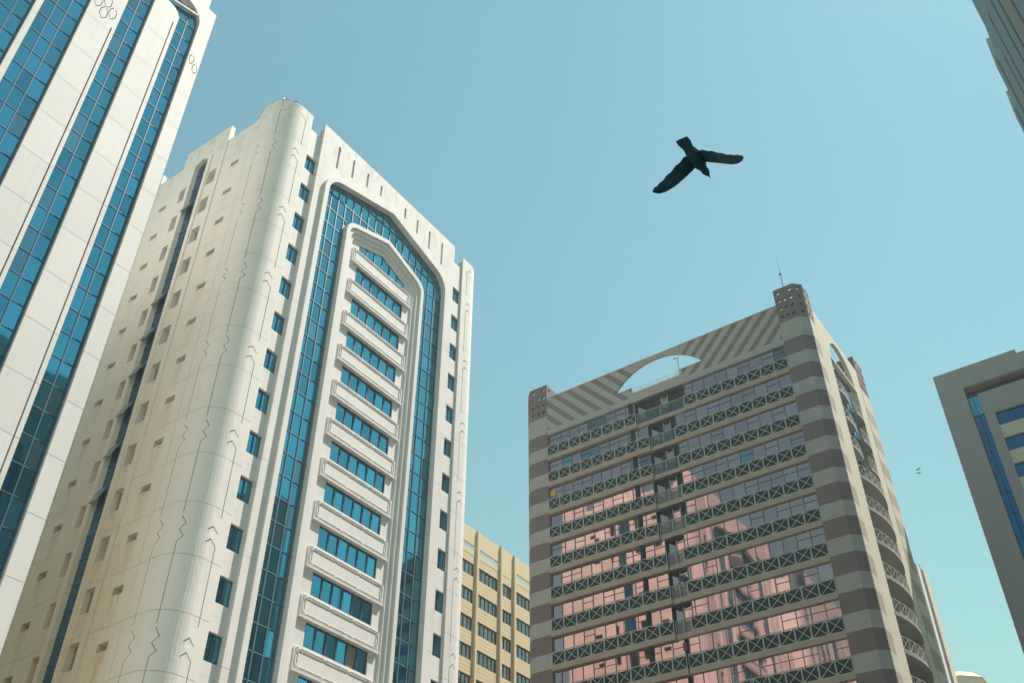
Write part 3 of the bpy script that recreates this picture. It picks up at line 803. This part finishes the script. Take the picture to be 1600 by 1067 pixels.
tag(MB().slab([mir([(45.05, 49.8), (45.6, 49.8), (45.6, 50.4), (45.4, 50.3), (45.05, 50.45)])], LEFT(70.75), -.03, 0).obj('yellow_cloth', M_yellow), 'small yellow cloth hanging in the left end window of the striped block', 'cloth')
def dish(c, nrm, r, name, m, label):
    b = MB(); n = Vector(nrm).normalized(); a = n.orthogonal().normalized(); d = n.cross(a); rings = []
    for i, (rr, h) in enumerate(((.12, 0), (.45, .05), (.75, .13), (1, .24))):
        rings.append([b.bm.verts.new(Vector(c)+(a*math.cos(j*math.pi/7)+d*math.sin(j*math.pi/7))*rr*r+n*h*r) for j in range(14)])
    for p, q in zip(rings[:-1], rings[1:]):
        for j in range(14): b.bm.faces.new((p[j], p[(j+1) % 14], q[(j+1) % 14], q[j]))
    b.bm.faces.new(rings[0][::-1])
    b.tube(Vector(c), Vector(c)+n*r*.8, .02, .02); b.tube(Vector(c)-n*.02, Vector(c)+Vector((0.1, 0, -.5)), .03, .03)
    return tag(b.obj(name, m), label, 'satellite dish')
dish((70.85, 32.8, 37.7), (-1, -.1, .3), .36, 'satellite_dish', M_teal, 'dark teal satellite dish in a middle balcony of the striped block')

M_red = mat('red_cloth', (0.20, 0.045, 0.04), 0.9)
tag(MB().slab([mir([(33.0, 31.6), (33.35, 31.6), (33.35, 32.2), (33.2, 32.25), (33.0, 32.15)])], LEFT(70.66), -.04, 0).obj('red_cloth', M_red), 'red cloth hung in a lower middle balcony of the striped block', 'cloth')
# right-hand (sunlit) side of the block: pilasters, curved balconies, arched parapet
rx0, rx1 = 75.4, 82.2
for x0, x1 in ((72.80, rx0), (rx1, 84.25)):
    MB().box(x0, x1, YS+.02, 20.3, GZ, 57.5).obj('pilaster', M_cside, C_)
ar = []
for k in range(0, 19):
    th = math.pi*k/18; ar.append((78.85-3.05*math.cos(th), 57.75+2.95*math.sin(th)))
b = MB().slab([[(72.80, 57.504), (84.25, 57.504), (84.25, 61.36), (72.80, 61.36)], [(p[0], max(p[1], 57.72)) for p in ar]], FRONT(YS+.02), -.35, 0)
b.obj('side_fascia', M_cside, C_)
MB().box(rx0+.02, rx1-.02, 19.35, 19.5, GZ, 57.4).obj('recess_wall', M_cside, C_)
def arc_pts(x0, x1, bul, n=12, off=0.0):
    out = []
    for k in range(n+1):
        t = k/n; x = x0+(x1-x0)*t; out.append((x, YS-.02-bul*4*t*(1-t)*(1 if bul else 0)-off))
    return out
for k, zb in enumerate(RB):
    zb = zb-.35
    if zb < 14: break
    full = k >= 3
    runs = [(rx0+.05, rx1-.05, 0.52)] if full else [(rx0+.05, 78.0, .12), (79.9, rx1-.05, .12)]
    pts_all = []
    sb = MB()
    for x0, x1, bl in runs:
        pts = arc_pts(x0, x1, bl, 12 if full else 3)
        sb.prism(pts+[(x1, 19.3), (x0, 19.3)], zb-.30, zb); pts_all.append((pts, 7 if full else 3))
    bo = sb.obj('curved_balcony', M_clight, C_)
    for pts, nb in pts_all:
        for i in range(nb):
            def at(t):
                f = t*(len(pts)-1); j = min(int(f), len(pts)-2); f -= j
                return Vector((pts[j][0]+(pts[j+1][0]-pts[j][0])*f, pts[j][1]+(pts[j+1][1]-pts[j][1])*f+.06, zb))
            p, q = at(i/nb), at((i+1)/nb); d = (q-p); L = d.length; d.normalize(); nn = d.cross(Z)
            up = Vector((0, 0, 1.08)); t = .05
            r_ = MB(); r_.bar(p+up, q+up, t, t, Z); r_.bar(p+Z*.06, q+Z*.06, t, t, Z); r_.bar(p+Z*.06, p+up, t, t, nn); r_.bar(q+Z*.06, q+up, t, t, nn)
            r_.bar(p+Z*.06, q+up, .035, .03, nn); r_.bar(p+up, q+Z*.06, .035, .032, nn)
            r_.obj('railing_bay', M_raillit, bo)
    pane(C_, M_gdark, 2.6, 1.9, (77.0, 19.30, zb+1.25), 'y', .4); pane(C_, M_gdark, 2.6, 1.9, (80.6, 19.30, zb+1.25), 'y', .4)
    if not full:
        MB().box(78.2, 79.7, 18.0, 19.2, zb-.6, zb+2.0).obj('bay_window', M_gdark, C_)
# thin vertical joints beside the bands
for x in (72.775, 84.275): MB().box(x-.02, x+.02, YS+.05, YS+.3, GZ, 59.2).obj('joint', M_dark, C_)

# ================================================================== D: grey slab building at the right edge
kd = 97/60; XD = 97.0
D_ = thing('grey_block', (105, -2, GZ), 'plain grey building with a deep frame and navy glass, at the right edge', 'building')
MB().box(98.6, 116, -18.7, 12.5, GZ, 65.2).obj('wall', M_dgrey, D_)
yo = 12.77; yi = 6.33*kd; zt = 41.05*kd; zi = 39.5*kd
loops = [mir([(-19, GZ), (yo, GZ), (yo, zt), (2.6*kd, zt), (2.6*kd, zt-.5), (-19, zt-.5)]), mir(rect(-16, yi, 4, zi))]
b = MB().slab(loops, LEFT(XD), -.9, 0)
for k in range(1, 22): b.cut((0, 0, zt-3.1*k), Z, .02)
b.islands('frame_panel', M_dgrey, D_)
MB().box(XD+.05, XD+1.7, 12.4, yo-.02, GZ, zt-.1).obj('side_wall', M_dgrey, D_)
MB().box(XD+.5, XD+1.4, -16, yi-.02, zi-.35, zi-.02).obj('soffit', M_mauve, D_)
y1 = 5.66*kd
hs = []
zs_ = [(37.2-1.917*k)*kd for k in range(0, 10)]
yb = 5.05*kd
b = MB().slab([mir(rect(-16, y1, 4, 38.9*kd)), mir(rect(-13, yb, 30, zs_[0]))], LEFT(XD+.45), -.4, 0); b.obj('inner_wall', M_dgrey, D_)
for k, z in enumerate(zs_):
    if z < 33: break
    MB().box(XD+.5, XD+.9, -13, yb-.01, z-3.1, z-1.6).obj('ivory_band', M_dband, D_)
    for i in range(10):
        yy = yb-.05-(i+.5)*1.6
        pane(D_, M_gnavy, 1.57, 1.56, (XD+.72, yy, z-.79), 'x', .2)
for i in range(2):
    wv = (yi-y1)/2
    for j in range(12):
        zc = 38.9*kd-1.15-2.32*j
        pane(D_, M_gblue if j == 0 else M_gnavy, wv-.05, 2.27, (XD+.75, y1+wv*(i+.5), zc), 'x', .2)
MB().box(XD+.66, XD+.74, y1+.01, yi-.01, 38.9*kd-2.36, 38.9*kd-2.28).obj('transom', M_framel, D_)
vbar(D_, M_frame, XD+.70, y1+(yi-y1)/2, 38.9*kd-2.3, 38.9*kd, .05, .05)
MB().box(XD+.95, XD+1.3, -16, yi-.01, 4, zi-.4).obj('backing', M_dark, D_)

# ================================================================== F: tall building beside the camera (top right corner)
YF = -3.5
F_ = thing('shaded_tower', (60, -12, GZ), 'tall pale tower in shade with dark vertical window slots, cropped by the top right corner', 'building')
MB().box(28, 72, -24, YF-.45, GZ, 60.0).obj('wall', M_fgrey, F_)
segs = [(28, 48.9, 61.75), (48.9, 53.6, 60.2), (53.6, 56.7, 62.6), (56.7, 59.5, 60.9), (59.5, 62.2, 63.0), (62.2, 68, 60.9), (68, 72, 62.2)]
for i, (x0, x1, zt) in enumerate(segs):
    mm = M_fgrey
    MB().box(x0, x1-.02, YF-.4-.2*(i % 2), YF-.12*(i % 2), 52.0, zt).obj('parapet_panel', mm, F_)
x = 28.0; i = 0
while x < 71:
    wv = (2.5, 3.3, 2.2, 4.0)[i % 4]; x1 = min(x+wv, 72)
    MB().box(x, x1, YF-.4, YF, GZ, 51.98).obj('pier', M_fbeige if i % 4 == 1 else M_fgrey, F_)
    if x1 < 71.2:
        for j in range(4): 
            z0 = GZ+2+j*12.4
            MB().box(x1, x1+.85, YF-.42, YF-.38, z0, z0+12.35).obj('window_strip', M_gnavy, F_)
    x = x1+.85; i += 1

# ================================================================== G, I: pale towers far right
G_ = thing('pale_tower', (122, 32, GZ), 'narrow sunlit cream tower just behind the right edge of the striped block', 'building')
kg = .4; yg = 24.0
MB().box(118.45, 120.0, yg, yg+14, GZ, 56.5).obj('front_slab', M_white, G_)
MB().prism([(120.05, yg-.25), (121.9, yg-.25), (122.7, yg+.6), (122.7, yg+14), (120.05, yg+14)], GZ, 56.3).obj('wall', M_cside, G_)
MB().box(119.9, 120.2, yg-.1, yg+.2, GZ, 56.9).obj('rib', M_white, G_)
for i, z in enumerate((53, 49, 45.5)): MB().tube((122.6, yg+.5, z), (123.0, yg+.4, z+.1), .05, .05).obj('lamp_bracket', M_metal, G_)
I_ = thing('octagonal_tower', (165, 32, GZ), 'small eight-sided tower top with arched openings low at the far right', 'building')
def octo(c, r, ph=0.3927): return [(c[0]+r*math.cos(ph+k*math.pi/4), c[1]+r*math.sin(ph+k*math.pi/4)) for k in range(8)]
oc = (164.5, 32.3)
MB().prism(octo(oc, 4.3), GZ, 57.4).obj('wall', M_cside, I_)
b = MB(); lo = [b.bm.verts.new((*p, 57.4)) for p in octo(oc, 4.6)]; hi = [b.bm.verts.new((*p, 58.6)) for p in octo(oc, 3.0)]
for k in range(8): b.bm.faces.new((lo[k], lo[(k+1) % 8], hi[(k+1) % 8], hi[k]))
b.bm.faces.new(hi); b.bm.faces.new(lo[::-1]); b.obj('roof', M_tan, I_)
for yy in (31.2, 33.0):
    MB().slab([mir(arch(yy, .5, 53.0, 55.0, 55.4, .3))], LEFT(oc[0]-3.99), -.1, .03).obj('arched_opening', M_dark, I_)

# ================================================================== birds
def bird_mesh(lift):
    """body along +X (beak), wings along +-Y, metres; one continuous skin per bird"""
    bm = bmesh.new()
    prof = [(-.21, .055, .006), (-.17, .06, .009), (-.10, .045, .025), (-.05, .055, .05), (.02, .062, .058), (.09, .05, .05), (.135, .03, .03), (.165, .032, .034), (.195, .022, .022), (.215, .008, .008), (.245, .002, .002)]
    rings = []
    for x, a, h in prof:
        rings.append([bm.verts.new((x, a*math.cos(k*math.pi/6), h*math.sin(k*math.pi/6))) for k in range(12)])
    for p, q in zip(rings[:-1], rings[1:]):
        for k in range(12): bm.faces.new((p[k], p[(k+1) % 12], q[(k+1) % 12], q[k]))
    bm.faces.new(rings[0][::-1]); bm.faces.new(rings[-1])
    for s in (-1, 1):
        st = []
        span = [(.02, .075, -.055, .0), (.10, .095, -.05, .12), (.20, .095, -.045, .36), (.30, .08, -.045, .66), (.38, .055, -.045, .88), (.44, .025, -.045, 1.0), (.475, -.01, -.035, 1.05)]
        fine = []
        for (p, q) in zip(span[:-1], span[1:]):
            for k in range(4):
                t = k/4; v = [p[i]+(q[i]-p[i])*t for i in range(4)]
                v[2] -= (0.007, 0.002, -0.002, 0.002)[k]*(1 if p[0] > .05 else 0); fine.append(v)
        fine.append(span[-1])
        for yy, le, te, l in fine:
            yy *= .70 if s > 0 else 1.06
            z = lift*l*.18+.015; th = .012*(1-yy/.5)+.002
            st.append([bm.verts.new(v) for v in ((le, s*yy, z), ((le+te)/2, s*yy, z+th), (te, s*yy, z-.004), ((le+te)/2, s*yy, z-th*.6))])
        for p, q in zip(st[:-1], st[1:]):
            for k in range(4): bm.faces.new((p[k], p[(k+1) % 4], q[(k+1) % 4], q[k]))
        bm.faces.new(st[0][::-1]); bm.faces.new(st[-1])
    return finish(bm, 'bird', M_bird)
def bird_at(me, px, py, dist, head, lift_dir, size, label):
    d = (RGT*((px-800)/1564.4) - UPV*((py-533.5)/1564.4) + FWD)*dist
    a = (RGT*head[0]+UPV*head[1]+FWD*head[2]).normalized()
    n = (RGT*lift_dir[0]+UPV*lift_dir[1]+FWD*lift_dir[2]); n = (n-a*n.dot(a)).normalized(); s_ = n.cross(a)
    M = Matrix(((a.x, s_.x, n.x, d.x), (a.y, s_.y, n.y, d.y), (a.z, s_.z, n.z, d.z), (0, 0, 0, 1))) @ Matrix.Scale(size, 4)
    o = link('bird', me, None, M); tag(o, label, 'bird', 'birds in flight'); return o
bird_at(bird_mesh(-1.6), 1086, 246, 8.2, (.53, -.53, .42), (.278, .751, .596), 1.0, 'large dark bird flying close overhead with wings spread')
m2 = bird_mesh(.25)
bird_at(m2, 1435.2, 732.6, 150, (-.5, .8, .2), (0.4, .2, 1), 1.0, 'upper of the two tiny birds right of the striped block')
bird_at(m2, 1436.2, 738.4, 150, (-.1, .9, .6), (-.1, .6, .8), 1.0, 'lower of the two tiny birds right of the striped block')
bird_at(m2, 816, 807, 190, (.9, .3, .3), (0, 1, .3), .75, 'bird as a tiny speck between the arched white tower and striped block')

# ================================================================== thin haze volume added to lift the dark tones
HAZE = 0.0007
hm = bpy.data.materials.new('haze'); hm.use_nodes = True; ht = hm.node_tree
for n in list(ht.nodes):
    if n.type != 'OUTPUT_MATERIAL': ht.nodes.remove(n)
pv = ht.nodes.new('ShaderNodeVolumePrincipled'); pv.inputs['Color'].default_value = (0.80, 0.90, 0.92, 1); pv.inputs['Density'].default_value = HAZE
pv.inputs['Anisotropy'].default_value = 0.2
ht.links.new(pv.outputs[0], [n for n in ht.nodes if n.type == 'OUTPUT_MATERIAL'][0].inputs['Volume'])
hz = MB().box(-610, 610, -610, 610, GZ-1.3, 71).obj('haze', hm); hz['kind'] = 'stuff'
